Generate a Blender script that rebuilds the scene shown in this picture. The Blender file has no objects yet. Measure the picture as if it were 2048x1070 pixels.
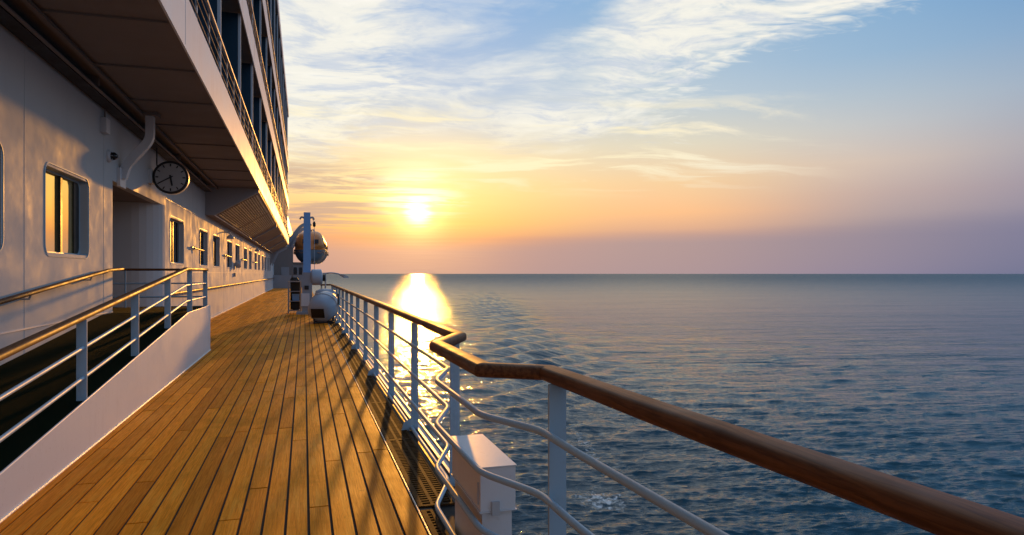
import bpy, math, random
import numpy as np
from mathutils import Vector, Matrix
R = math.radians
random.seed(7)
sc = bpy.context.scene
C = sc.collection

# ------------------------------------------------------------------ camera
YAW = 16.95
cam_d = bpy.data.cameras.new('camera')
cam = bpy.data.objects.new('camera', cam_d); C.objects.link(cam)
cam.location = (0, 0, 1.52)
cam.rotation_euler = (R(90), 0, R(-YAW))
cam_d.sensor_width = 36
cam_d.lens = 36 * 1365 / 2048
cam_d.shift_y = 12 / 2048
cam_d.clip_start = .05; cam_d.clip_end = 60000
sc.camera = cam

# ------------------------------------------------------------------ sky and sun
SUN_AZ, SUN_EL = 9.1, 5.1            # degrees to the right of the ship's axis (+Y), above the horizon
SUN = Vector((math.sin(R(SUN_AZ))*math.cos(R(SUN_EL)), math.cos(R(SUN_AZ))*math.cos(R(SUN_EL)), math.sin(R(SUN_EL))))
sc.view_settings.view_transform = 'Standard'
sc.view_settings.look = 'None'
sc.view_settings.exposure = .46
sc.view_settings.gamma = 1
sc.view_settings.use_curve_mapping = False
sc.cycles.use_denoising = True
sc.cycles.max_bounces = 8
sc.cycles.sample_clamp_indirect = 6
SKY_STRENGTH = .1
CLOUD_SHIFT = (0, 4, 0)
SUN_STRENGTH = 2.3

def lin(r, g, b):
    f = lambda c: (c/255/12.92) if c/255 <= .04045 else ((c/255+.055)/1.055)**2.4
    return (f(r), f(g), f(b), 1)

class NT:
    """small helper for writing node graphs as expressions"""
    def __init__(self, tree):
        self.t = tree; self.n = tree.nodes; self.l = tree.links
    def node(self, kind, **kw):
        nd = self.n.new(kind)
        for k, v in kw.items(): setattr(nd, k, v)
        return nd
    def put(self, sock, v):
        if v is None: return
        if isinstance(v, bpy.types.NodeSocket): self.l.new(v, sock)
        else: sock.default_value = v
    def m(self, op, a, b=None, c=None, clamp=False):
        nd = self.node('ShaderNodeMath', operation=op, use_clamp=clamp)
        for s, v in zip(nd.inputs, (a, b, c)): self.put(s, v)
        return nd.outputs[0]
    def v(self, op, a, b=None, out=0):
        nd = self.node('ShaderNodeVectorMath', operation=op)
        self.put(nd.inputs[0], a); self.put(nd.inputs[1], b)
        return nd.outputs[out]
    def smooth(self, x, a, b, lo=0., hi=1.):
        nd = self.node('ShaderNodeMapRange', interpolation_type='SMOOTHSTEP')
        for i, q in enumerate((x, a, b, lo, hi)): self.put(nd.inputs[i], q)
        return nd.outputs[0]
    def linr(self, x, a, b, lo=0., hi=1.):
        nd = self.node('ShaderNodeMapRange')
        for i, q in enumerate((x, a, b, lo, hi)): self.put(nd.inputs[i], q)
        return nd.outputs[0]
    def mix(self, f, a, b, blend='MIX'):
        nd = self.node('ShaderNodeMix', data_type='RGBA', blend_type=blend)
        self.put(nd.inputs[0], f); self.put(nd.inputs[6], a); self.put(nd.inputs[7], b)
        return nd.outputs[2]
    def ramp(self, x, stops):
        nd = self.node('ShaderNodeValToRGB'); cr = nd.color_ramp
        while len(cr.elements) < len(stops): cr.elements.new(.5)
        for e, (p, c) in zip(cr.elements, stops): e.position = p; e.color = c
        self.put(nd.inputs[0], x); return nd.outputs[0]
    def noise(self, vec, scale, detail=4, rough=.55, dist=0., dim='3D'):
        nd = self.node('ShaderNodeTexNoise', noise_dimensions=dim)
        self.put(nd.inputs['Vector'], vec); nd.inputs['Scale'].default_value = scale
        nd.inputs['Detail'].default_value = detail; nd.inputs['Roughness'].default_value = rough
        nd.inputs['Distortion'].default_value = dist
        return nd.outputs[0]
    def mapping(self, vec, loc=(0,0,0), rot=(0,0,0), scale=(1,1,1)):
        nd = self.node('ShaderNodeMapping'); self.put(nd.inputs[0], vec)
        nd.inputs[1].default_value = loc; nd.inputs[2].default_value = rot; nd.inputs[3].default_value = scale
        return nd.outputs[0]
    def comb(self, x, y, z):
        nd = self.node('ShaderNodeCombineXYZ')
        for s, q in zip(nd.inputs, (x, y, z)): self.put(s, q)
        return nd.outputs[0]
    def sep(self, vec):
        nd = self.node('ShaderNodeSeparateXYZ'); self.put(nd.inputs[0], vec); return nd.outputs

def build_world():
    w = bpy.data.worlds.new('World'); sc.world = w; w.use_nodes = True; w.cycles.sampling_method = 'MANUAL'; w.cycles.sample_map_resolution = 1024
    w.node_tree.nodes.clear()
    g = NT(w.node_tree)
    d = g.v('NORMALIZE', g.node('ShaderNodeTexCoord').outputs['Generated'])
    x, y, z = g.sep(d)
    el = g.m('MULTIPLY', g.m('ARCSINE', z), 57.29578)
    t = g.m('SQRT', g.m('MAXIMUM', g.m('DIVIDE', el, 90), 0))
    sx, sy = math.sin(R(SUN_AZ)), math.cos(R(SUN_AZ))
    fwd = g.m('ADD', g.m('MULTIPLY', x, sx), g.m('MULTIPLY', y, sy))
    rgt = g.m('SUBTRACT', g.m('MULTIPLY', x, sy), g.m('MULTIPLY', y, sx))
    az = g.m('MULTIPLY', g.m('ARCTAN2', rgt, fwd), 57.29578)      # signed, right of the sun positive
    da = g.m('ABSOLUTE', az)
    T = lambda e: (e/90)**.5
    def col(*st): return g.ramp(t, [(T(e), lin(*c)) for e, c in st])
    A = col((0,(203,158,140)),(1.8,(208,158,136)),(2.9,(235,163,112)),(4.2,(255,196,112)),(6.5,(255,220,142)),(10,(240,222,182)),(14,(176,194,216)),(22,(134,172,216)),(45,(112,154,202)),(90,(104,148,200)))
    B = col((0,(176,150,150)),(2.5,(182,154,147)),(3.2,(208,163,140)),(5,(248,190,138)),(7.5,(240,204,158)),(10.5,(220,212,190)),(14,(182,198,210)),(22,(134,174,210)),(45,(112,154,202)),(90,(104,148,200)))
    D = col((0,(148,136,156)),(3.5,(164,148,152)),(6,(190,168,162)),(8.3,(206,188,176)),(11,(190,192,194)),(13,(174,188,200)),(16,(148,178,205)),(22,(122,166,206)),(45,(112,154,202)),(90,(104,148,200)))
    E = col((0,(98,108,138)),(3,(130,128,152)),(6,(154,146,161)),(9,(166,164,174)),(12.5,(156,172,191)),(16,(132,164,197)),(22,(88,146,198)),(45,(112,154,202)),(90,(104,148,200)))
    F = col((0,(112,120,142)),(5,(148,150,164)),(10,(164,170,182)),(16,(154,174,198)),(24,(132,164,202)),(45,(112,154,202)),(90,(104,148,200)))
    base = g.mix(g.smooth(da, 2, 20), A, B)
    base = g.mix(g.smooth(da, 20, 38), base, D)
    base = g.mix(g.smooth(da, 34, 49), base, E)
    base = g.mix(g.smooth(da, 52, 110), base, F)
    # the physical sky, under the haze colours measured for this evening
    ns = g.node('ShaderNodeTexSky', sky_type='NISHITA', sun_disc=False)
    ns.sun_elevation = R(SUN_EL); ns.sun_rotation = R(SUN_AZ); ns.dust_density = 4; ns.air_density = 1.2
    phys = g.mix(1., ns.outputs[0], (SKY_STRENGTH,)*3 + (1,), 'MULTIPLY')
    base = g.mix(.03, base, phys)
    # high cloud sheet, laid out on a plane above so that it foreshortens to the horizon
    zz = g.m('ADD', g.m('MAXIMUM', z, 0), .05)
    P = g.comb(g.m('DIVIDE', rgt, zz), g.m('DIVIDE', fwd, zz), 0)
    warp = g.node('ShaderNodeTexNoise'); g.put(warp.inputs['Vector'], P); warp.inputs['Scale'].default_value = .9; warp.inputs['Detail'].default_value = 3
    Q = g.v('ADD', P, g.v('MULTIPLY', g.v('SUBTRACT', warp.outputs[1], (.5, .5, .5)), (.7, .7, 0)))
    big = g.noise(g.mapping(Q, CLOUD_SHIFT, (0, 0, R(24)), (.95, .75, 1)), 1.0, 3, .5)
    mid = g.noise(g.mapping(Q, (7.4, 2.2, 0), (0, 0, R(20)), (1.5, 1.7, 1)), 1.35, 9, .60, .2)
    rip = g.noise(g.mapping(Q, (1.3, 5.1, 0), (0, 0, R(-22)), (5.5, 10, 1)), 1.7, 3, .55, .5)
    n = g.m('ADD', g.m('MULTIPLY', big, .56), g.m('MULTIPLY', mid, .44))
    rip_w = g.m('ADD', g.smooth(az, 12, 26, .08, .40), g.m('MULTIPLY', g.smooth(az, 2, -5), .30))
    n = g.m('ADD', n, g.m('MULTIPLY', g.m('SUBTRACT', rip, .5), rip_w))
    # cover: thick over the sun's side, thinning out to the right and towards the horizon
    cov = g.smooth(el, 6, 13, -.26, .03)
    cov = g.m('SUBTRACT', cov, g.smooth(az, 16, 36, 0, .30))
    cov = g.m('ADD', cov, g.smooth(az, 2, -8, 0, .13))
    cov = g.m('ADD', cov, g.m('MULTIPLY', g.smooth(el, 15, 19, 0, .26), g.smooth(az, 12, 24)))
    cov = g.m('SUBTRACT', cov, g.smooth(az, 34, 44, 0, .2))
    cloud = g.smooth(g.m('ADD', n, cov), .43, .67)
    sun_dot = g.v('DOT_PRODUCT', d, tuple(SUN), out=1)
    ang = g.m('MULTIPLY', g.m('ARCCOSINE', g.m('MINIMUM', sun_dot, .9999999)), 57.29578)
    warm = g.m('MULTIPLY', g.smooth(el, 14, 5), g.smooth(ang, 26, 6))
    ccol = g.mix(warm, lin(243, 239, 226), lin(255, 232, 176))
    shade = g.noise(g.mapping(Q, (2.7, 8.3, 0), (0, 0, R(20)), (2.2, 3.4, 1)), 1.4, 8, .66, .3)
    ccol = g.mix(g.m('MULTIPLY', g.smooth(shade, .56, .36), .75), ccol, g.mix(warm, lin(192, 202, 218), lin(232, 196, 150)))
    ccol = g.mix(g.m('MULTIPLY', g.smooth(shade, .55, .70), .6), ccol, lin(255, 250, 236))
    far = g.smooth(da, 50, 150)
    ccol = g.mix(far, ccol, lin(206, 208, 214))
    dens = g.m('MULTIPLY', cloud, g.smooth(el, 2.5, 9, .0, .92))
    skyc = g.mix(dens, base, ccol)
    # thin warm wisps below the main sheet
    ci = g.noise(g.mapping(Q, (5.5, 3.3, 0), (0, 0, R(28)), (.9, 2.2, 1)), .9, 8, .62, .4)
    cm = g.m('MULTIPLY', g.smooth(ci, .47, .62), g.m('MULTIPLY', g.m('MULTIPLY', g.smooth(el, 6, 9), g.smooth(el, 15, 12)), g.smooth(az, 36, 24)))
    skyc = g.mix(g.m('MULTIPLY', cm, .9), skyc, g.mix(g.smooth(az, 10, 30), lin(255, 240, 196), lin(240, 230, 206)))
    # low dusky streaks left of the sun
    st = g.noise(g.mapping(P, (2, 9, 0), (0, 0, R(8)), (.8, 1.7, 1)), 1.0, 7, .66, .4)
    stm = g.m('MULTIPLY', g.m('MULTIPLY', g.smooth(st, .44, .60), g.m('MULTIPLY', g.smooth(el, 2.6, 4.6), g.smooth(el, 11, 7))), g.smooth(az, 1.0, -5))
    skyc = g.mix(g.m('MULTIPLY', stm, .75), skyc, lin(186, 156, 146))
    # mauve haze bank lying on the horizon
    hb = g.noise(g.mapping(P, (1, 2, 0), (0, 0, R(6)), (.10, .30, 1)), 1.0, 4, .5)
    hm = g.m('MULTIPLY', g.smooth(g.m('ADD', el, g.linr(hb, .3, .7, -.5, .5)), g.linr(az, 5, 45, 3.0, 5.0), g.linr(az, 5, 45, 2.2, 2.8)), g.smooth(az, -1, 12))
    skyc = g.mix(g.m('MULTIPLY', hm, .45), skyc, g.mix(g.smooth(az, 15, 45), lin(172, 146, 146), lin(116, 116, 144)))
    # glow of the sun through thin cloud
    def gau(s): return g.m('EXPONENT', g.m('MULTIPLY', g.m('POWER', g.m('DIVIDE', ang, s), 2), -1))
    br = g.noise(g.mapping(P, (4, 3, 0), (0, 0, 0), (.5, 2.2, 1)), 1.5, 5, .6, .3)
    skyc = g.mix(1., skyc, g.mix(g.m('MULTIPLY', gau(5.5), g.linr(br, .3, .7, .6, 1.0)), (0,0,0,1), (.28, .17, .045, 1)), 'ADD')
    skyc = g.mix(1., skyc, g.mix(g.m('MULTIPLY', gau(1.9), g.linr(br, .3, .7, .7, 1.0)), (0,0,0,1), (1.2, .75, .28, 1)), 'ADD')
    wisp = g.noise(g.mapping(P, (6.2, 1.1, 0), (0, 0, R(4)), (.9, 3.2, 1)), 1.3, 6, .62, .5)
    wm = g.m('MULTIPLY', g.m('MULTIPLY', g.smooth(wisp, .42, .56), g.smooth(ang, 5.0, 1.2)), g.smooth(el, SUN_EL-.8, SUN_EL+1.0))
    skyc = g.mix(g.m('MULTIPLY', wm, .9), skyc, (1.25, 1.12, .80, 1))
    skyc = g.mix(1., skyc, g.mix(g.smooth(g.m('ADD', ang, g.linr(wisp, .3, .7, .35, -.35)), 1.5, .10), (0,0,0,1), (1.8, 1.4, .8, 1)), 'ADD')
    bg = g.node('ShaderNodeBackground'); g.put(bg.inputs[0], skyc); bg.inputs[1].default_value = .785
    g.l.new(bg.outputs[0], g.node('ShaderNodeOutputWorld').inputs[0])
build_world()

sun_d = bpy.data.lights.new('sun', 'SUN')
sun_d.energy = SUN_STRENGTH; sun_d.angle = R(1.0); sun_d.color = (1, .42, .06)
sun_o = bpy.data.objects.new('sun', sun_d); C.objects.link(sun_o)
sun_o.rotation_euler = SUN.to_track_quat('Z', 'Y').to_euler()

# ------------------------------------------------------------------ materials
MATS = {}
def material(name):
    m = bpy.data.materials.new(name); m.use_nodes = True
    g = NT(m.node_tree); bsdf = m.node_tree.nodes['Principled BSDF']
    MATS[name] = m
    return g, bsdf
def pos(g): return g.node('ShaderNodeNewGeometry').outputs['Position']
def bump(g, bsdf, h, strength, dist):
    b = g.node('ShaderNodeBump'); b.inputs['Strength'].default_value = strength; b.inputs['Distance'].default_value = dist
    g.put(b.inputs['Height'], h); g.put(bsdf.inputs['Normal'], b.outputs[0])

def paint(name, col, rough=.3, dirt=.25, wav=.0, grime=(.30,.26,.22,1), spec=.5, streak=True):
    g, b = material(name); p = pos(g)
    blot = g.noise(p, 1.7, 6, .65)
    fine = g.noise(p, 34, 4, .6)
    run = g.noise(g.mapping(p, scale=(3, 3, .22)), 3.2, 5, .6)
    f = g.m('MULTIPLY', g.smooth(g.m('ADD', g.m('MULTIPLY', blot, .6), g.m('MULTIPLY', run, .4)) if streak else blot, .48, .74), dirt)
    c = g.mix(f, col, tuple(a*.55+bq*.45 for a, bq in zip(col[:3], grime[:3])) + (1,))
    c = g.mix(g.m('MULTIPLY', g.smooth(fine, .60, .72), dirt*.5), c, grime)
    g.put(b.inputs['Base Color'], c)
    g.put(b.inputs['Roughness'], g.linr(blot, .3, .7, rough*.8, rough*1.3))
    b.inputs['Specular IOR Level'].default_value = spec
    h = g.m('ADD', g.m('MULTIPLY', g.noise(p, 1.1, 2, .4), wav), g.m('MULTIPLY', g.noise(p, 60, 3, .6), .0006))
    bump(g, b, h, .6, 1.)
    return MATS[name]

paint('white_paint', (.66, .67, .69, 1), .42, .40, spec=.25)
paint('hull_paint', (.53, .545, .55, 1), .7, .22, wav=0., spec=.06)
paint('fascia_paint', (.80, .80, .80, 1), .50, .30, wav=.002, spec=.10)
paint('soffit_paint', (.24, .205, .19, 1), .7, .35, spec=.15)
paint('grey_paint', (.30, .31, .34, 1), .4, .3)
paint('blue_paint', (.20, .42, .76, 1), .4, .2)
paint('rail_paint', (.36, .49, .58, 1), .45, .28, spec=.2)
paint('black_metal', (.012, .012, .013, 1), .5, .2)
paint('dark_slot', (.02, .018, .018, 1), .6, .2)
paint('brass', (.60, .36, .12, 1), .3, .3, spec=.8)
paint('orange_gelcoat', (.62, .20, .035, 1), .35, .2)
paint('galvanised', (.45, .46, .48, 1), .38, .35)
paint('boat_grey', (.15, .18, .22, 1), .45, .4)
paint('drum_paint', (.40, .46, .54, 1), .35, .35)
paint('clock_white', (.42, .41, .40, 1), .4, .15)
MATS['brass'].node_tree.nodes['Principled BSDF'].inputs['Metallic'].default_value = .7

def make_teak():
    g, b = material('teak_plank'); p = pos(g)
    oi = g.node('ShaderNodeObjectInfo').outputs['Random']
    isl = g.node('ShaderNodeNewGeometry').outputs['Random Per Island']
    rnd = g.m('FRACT', g.m('ADD', g.m('MULTIPLY', oi, 7.31), isl))
    off = g.comb(g.m('MULTIPLY', rnd, 31), g.m('MULTIPLY', rnd, 57), 0)
    q = g.v('ADD', p, off)
    grain = g.noise(g.mapping(q, scale=(30, 1.1, 1)), 3.2, 8, .65, .8)
    ring = g.noise(g.mapping(q, scale=(9, .45, 1)), 2.0, 3, .5, 1.5)
    pore = g.noise(g.mapping(q, scale=(160, 6, 1)), 2.0, 3, .6)
    blot = g.noise(p, .9, 6, .62)
    spot = g.noise(p, 6.5, 3, .5)
    c = g.mix(g.smooth(grain, .32, .70), (.98, .315, .014, 1), (.66, .185, .006, 1))
    c = g.mix(g.m('MULTIPLY', g.smooth(ring, .50, .66), .45), c, (.92, .37, .035, 1))
    c = g.mix(g.m('MULTIPLY', g.smooth(pore, .58, .72), .5), c, (.19, .075, .018, 1))
    c = g.mix(1., c, g.ramp(rnd, [(0, (.66,.63,.62,1)), (.45, (.95,.95,.95,1)), (1, (1.14,1.18,1.3,1))]), 'MULTIPLY')
    c = g.mix(g.m('MULTIPLY', g.smooth(blot, .52, .70), .42), c, (.40, .14, .012, 1))
    c = g.mix(g.m('MULTIPLY', g.smooth(spot, .70, .78), .6), c, (.11, .045, .014, 1))
    g.put(b.inputs['Base Color'], c)
    g.put(b.inputs['Roughness'], g.linr(g.m('ADD', g.m('MULTIPLY', blot, .7), g.m('MULTIPLY', grain, .3)), .35, .65, .46, .66))
    b.inputs['Specular IOR Level'].default_value = .05
    h = g.m('ADD', g.m('MULTIPLY', grain, .0016), g.m('MULTIPLY', pore, .0007))
    bump(g, b, h, .7, 1.)
make_teak()

def make_varnish():
    g, b = material('varnished_wood'); p = pos(g)
    grain = g.noise(g.mapping(p, scale=(22, 1.2, 22)), 3., 7, .6, .6)
    blot = g.noise(p, 3.1, 5, .6)
    c = g.mix(g.smooth(grain, .38, .62), (.17, .062, .020, 1), (.085, .029, .010, 1))
    c = g.mix(g.m('MULTIPLY', g.smooth(blot, .55, .72), .4), c, (.05, .018, .008, 1))
    g.put(b.inputs['Base Color'], c)
    g.put(b.inputs['Roughness'], g.linr(blot, .3, .7, .46, .66))
    b.inputs['Specular IOR Level'].default_value = .25
    bump(g, b, g.m('MULTIPLY', grain, .0012), .6, 1.)
make_varnish()

def make_glass():
    g, b = material('window_glass'); p = pos(g)
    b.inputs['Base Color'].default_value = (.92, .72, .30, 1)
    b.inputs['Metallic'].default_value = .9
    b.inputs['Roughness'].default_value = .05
    bump(g, b, g.noise(p, 1.6, 2, .4), .05, .05)
    g, b = material('dark_glass')
    b.inputs['Base Color'].default_value = (.012, .014, .018, 1); b.inputs['Roughness'].default_value = .08
    g, b = material('tinted_panel')
    b.inputs['Base Color'].default_value = (.03, .07, .11, 1); b.inputs['Roughness'].default_value = .15
    g, b = material('caulk')
    b.inputs['Base Color'].default_value = (.008, .007, .006, 1); b.inputs['Roughness'].default_value = .8
    g, b = material('turf'); p = pos(g)
    g.put(b.inputs['Base Color'], g.mix(g.noise(p, 90, 4, .7), (.001, .005, .001, 1), (.003, .013, .003, 1)))
    b.inputs['Roughness'].default_value = .95; b.inputs['Specular IOR Level'].default_value = .05
    bump(g, b, g.noise(p, 140, 3, .7), .8, .01)
    g, b = material('bead'); b.inputs['Base Color'].default_value = (.80, .74, .64, 1); b.inputs['Roughness'].default_value = .45
    bump(g, b, g.noise(pos(g), 40, 3, .7), .8, .01)
make_glass()

def make_grate():
    g, b = material('grating_iron'); p = pos(g)
    n = g.noise(p, 14, 6, .65)
    g.put(b.inputs['Base Color'], g.mix(g.smooth(n, .4, .65), (.10, .048, .014, 1), (.040, .020, .008, 1)))
    b.inputs['Roughness'].default_value = .75; b.inputs['Specular IOR Level'].default_value = .1
    bump(g, b, n, .5, .004)
make_grate()

def make_water():
    g, b = material('sea_water'); p = pos(g)
    b.inputs['Roughness'].default_value = .07
    b.inputs['IOR'].default_value = 1.333
    a = g.node('ShaderNodeAttribute', attribute_name='foam').outputs['Fac']
    fo = g.noise(p, 2.6, 8, .74, .8)
    fm = g.smooth(g.m('ADD', g.m('MULTIPLY', a, .30), fo), .76, .92)
    g.put(b.inputs['Base Color'], g.mix(fm, (.008, .048, .078, 1), (.62, .66, .68, 1)))
    dist = g.v('LENGTH', p, out=1)
    g.put(b.inputs['Roughness'], g.m('ADD', g.m('MULTIPLY', fm, .5), g.smooth(g.m('LOGARITHM', dist, 10.), 1.9, 3.4, .04, .27)))
    b.inputs['Anisotropic'].default_value = .98
    g.put(b.inputs['Tangent'], g.comb(math.sin(R(10)), math.cos(R(10)), 0.))
    q = g.mapping(g.mapping(p, rot=(0, 0, R(14))), scale=(.17, 1.35, 1))
    n1 = g.noise(q, .42, 3, .5, .4)
    q2 = g.mapping(g.mapping(p, rot=(0, 0, R(14))), scale=(.24, 1.2, 1))
    n2 = g.noise(q2, 1.5, 4, .6, .5)
    n3 = g.noise(q2, 5.5, 4, .6, .3)
    q0 = g.mapping(g.mapping(p, rot=(0, 0, R(10))), scale=(.36, 1.35, 1))
    n0 = g.noise(q0, .10, 5, .62, .3)
    n00 = g.noise(q0, .022, 5, .62, .3)
    h = g.m('ADD', g.m('ADD', g.m('MULTIPLY', n1, .28), g.m('MULTIPLY', n2, .15)), g.m('MULTIPLY', n3, .06))
    h = g.m('ADD', h, g.m('ADD', g.m('MULTIPLY', n0, .9), g.m('MULTIPLY', n00, 3.2)))
    bump(g, b, h, 1., 1.)
make_water()

# ------------------------------------------------------------------ geometry helpers
WP = {}                                # world position of every object built
class MB:
    def __init__(self): self.v = []; self.f = []; self.sm = []
    def add(self, vs, fs, smooth=False):
        o = len(self.v); self.v += [tuple(p) for p in vs]
        for f in fs: self.f.append(tuple(o+i for i in f)); self.sm.append(smooth)
        return self
    def box(self, x0, x1, y0, y1, z0, z1, ch=0.):
        x0, x1 = sorted((x0, x1)); y0, y1 = sorted((y0, y1)); z0, z1 = sorted((z0, z1))
        if ch:
            vs = [(x0,y0,z0),(x1,y0,z0),(x1,y1,z0),(x0,y1,z0),(x0,y0,z1-ch),(x1,y0,z1-ch),(x1,y1,z1-ch),(x0,y1,z1-ch),
                  (x0+ch,y0+ch,z1),(x1-ch,y0+ch,z1),(x1-ch,y1-ch,z1),(x0+ch,y1-ch,z1)]
            fs = [(3,2,1,0),(0,1,5,4),(1,2,6,5),(2,3,7,6),(3,0,4,7),(4,5,9,8),(5,6,10,9),(6,7,11,10),(7,4,8,11),(8,9,10,11)]
        else:
            vs = [(x0,y0,z0),(x1,y0,z0),(x1,y1,z0),(x0,y1,z0),(x0,y0,z1),(x1,y0,z1),(x1,y1,z1),(x0,y1,z1)]
            fs = [(3,2,1,0),(4,5,6,7),(0,1,5,4),(1,2,6,5),(2,3,7,6),(3,0,4,7)]
        return self.add(vs, fs)
    def rings(self, rings, closed=True, caps=True, smooth=True):
        n = len(rings[0]); vs = [p for r in rings for p in r]; fs = []
        for i in range(len(rings)-1):
            for j in range(n if closed else n-1):
                k = (j+1) % n
                fs.append((i*n+j, i*n+k, (i+1)*n+k, (i+1)*n+j))
        self.add(vs, fs, smooth)
        if caps:
            self.add(rings[0], [tuple(reversed(range(n)))]); self.add(rings[-1], [tuple(range(n))])
        return self
    def prism(self, poly, axis, a, b):
        """poly in the two other axes, extruded along axis from a to b"""
        def mk(p, t):
            return {'x': (t, p[0], p[1]), 'y': (p[0], t, p[1]), 'z': (p[0], p[1], t)}[axis]
        return self.rings([[mk(p, a) for p in poly], [mk(p, b) for p in poly]], smooth=False)
    def tube(self, path, r, n=10): return self.rings(sweep_rings(path, circle(r, n)))
    def lathe(self, prof, c, axis='z', n=24, caps=True):
        """prof: (radius, along)"""
        rs = []
        for rad, t in prof:
            ring = []
            for k in range(n):
                a = 2*math.pi*k/n; u, w = rad*math.cos(a), rad*math.sin(a)
                ring.append({'z': (c[0]+u, c[1]+w, c[2]+t), 'y': (c[0]+u, c[1]+t, c[2]+w), 'x': (c[0]+t, c[1]+u, c[2]+w)}[axis])
            rs.append(ring)
        return self.rings(rs, caps=caps)
    def build(self, name, mat, parent=None, origin=None):
        arr = np.array(self.v)
        lo, hi = arr.min(0), arr.max(0)
        wo = Vector(origin) if origin else Vector(((lo[0]+hi[0])/2, (lo[1]+hi[1])/2, lo[2]))
        me = bpy.data.meshes.new(name)
        me.from_pydata([tuple(Vector(p)-wo) for p in self.v], [], self.f)
        me.polygons.foreach_set('use_smooth', self.sm)
        me.materials.append(MATS[mat])
        import bmesh
        bm = bmesh.new(); bm.from_mesh(me); bmesh.ops.recalc_face_normals(bm, faces=bm.faces[:]); bm.to_mesh(me); bm.free()
        me.update()
        o = bpy.data.objects.new(name, me); C.objects.link(o)
        WP[o.name] = wo
        o.location = wo - (WP[parent.name] if parent else Vector((0,0,0)))
        o.parent = parent
        return o
def circle(r, n): return [(r*math.cos(2*math.pi*k/n), r*math.sin(2*math.pi*k/n)) for k in range(n)]
def sweep_rings(path, prof):
    P = [Vector(p) for p in path]; out = []
    T = [(P[i+1]-P[i]).normalized() for i in range(len(P)-1)]
    def frame(t):
        up = Vector((0,0,1)) if abs(t.z) < .95 else Vector((0,1,0))
        s = t.cross(up).normalized(); return s, s.cross(t).normalized()
    side, upv = frame(T[0])
    for i, p in enumerate(P):
        tin = T[max(i-1, 0)]; tout = T[min(i, len(T)-1)]
        if i > 0 and i-1 < len(T) and i > 1:
            rot = T[i-2].rotation_difference(tin); side = rot @ side; upv = rot @ upv
        nb = (tin+tout).normalized()
        ring = []
        for u, v in prof:
            q = side*u + upv*v
            dn = tin.dot(nb)
            q = q - tin*(q.dot(nb)/dn)
            ring.append(tuple(p+q))
        out.append(ring)
    return out
def fillet(path, r, n=4):
    P = [Vector(p) for p in path]; out = [P[0]]
    for i in range(1, len(P)-1):
        a = (P[i-1]-P[i]); b = (P[i+1]-P[i]); k = min(r, a.length*.45, b.length*.45)
        a = P[i]+a.normalized()*k; b = P[i]+b.normalized()*k
        for j in range(n+1):
            t = j/n; out.append(a*(1-t)**2 + P[i]*2*t*(1-t) + b*t*t)
    return out + [P[-1]]
def tag(o, label, cat, group=None):
    o['label'] = label; o['category'] = cat
    if group: o['group'] = group
    return o
def thing(name, label, cat, loc, group=None):
    o = bpy.data.objects.new(name, None); C.objects.link(o)
    o.empty_display_size = .2
    o.location = loc; WP[o.name] = Vector(loc)
    return tag(o, label, cat, group)
def struct(o): o['kind'] = 'structure'; return o
def box(*a, ch=0.): return MB().box(*a, ch=ch)

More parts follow.
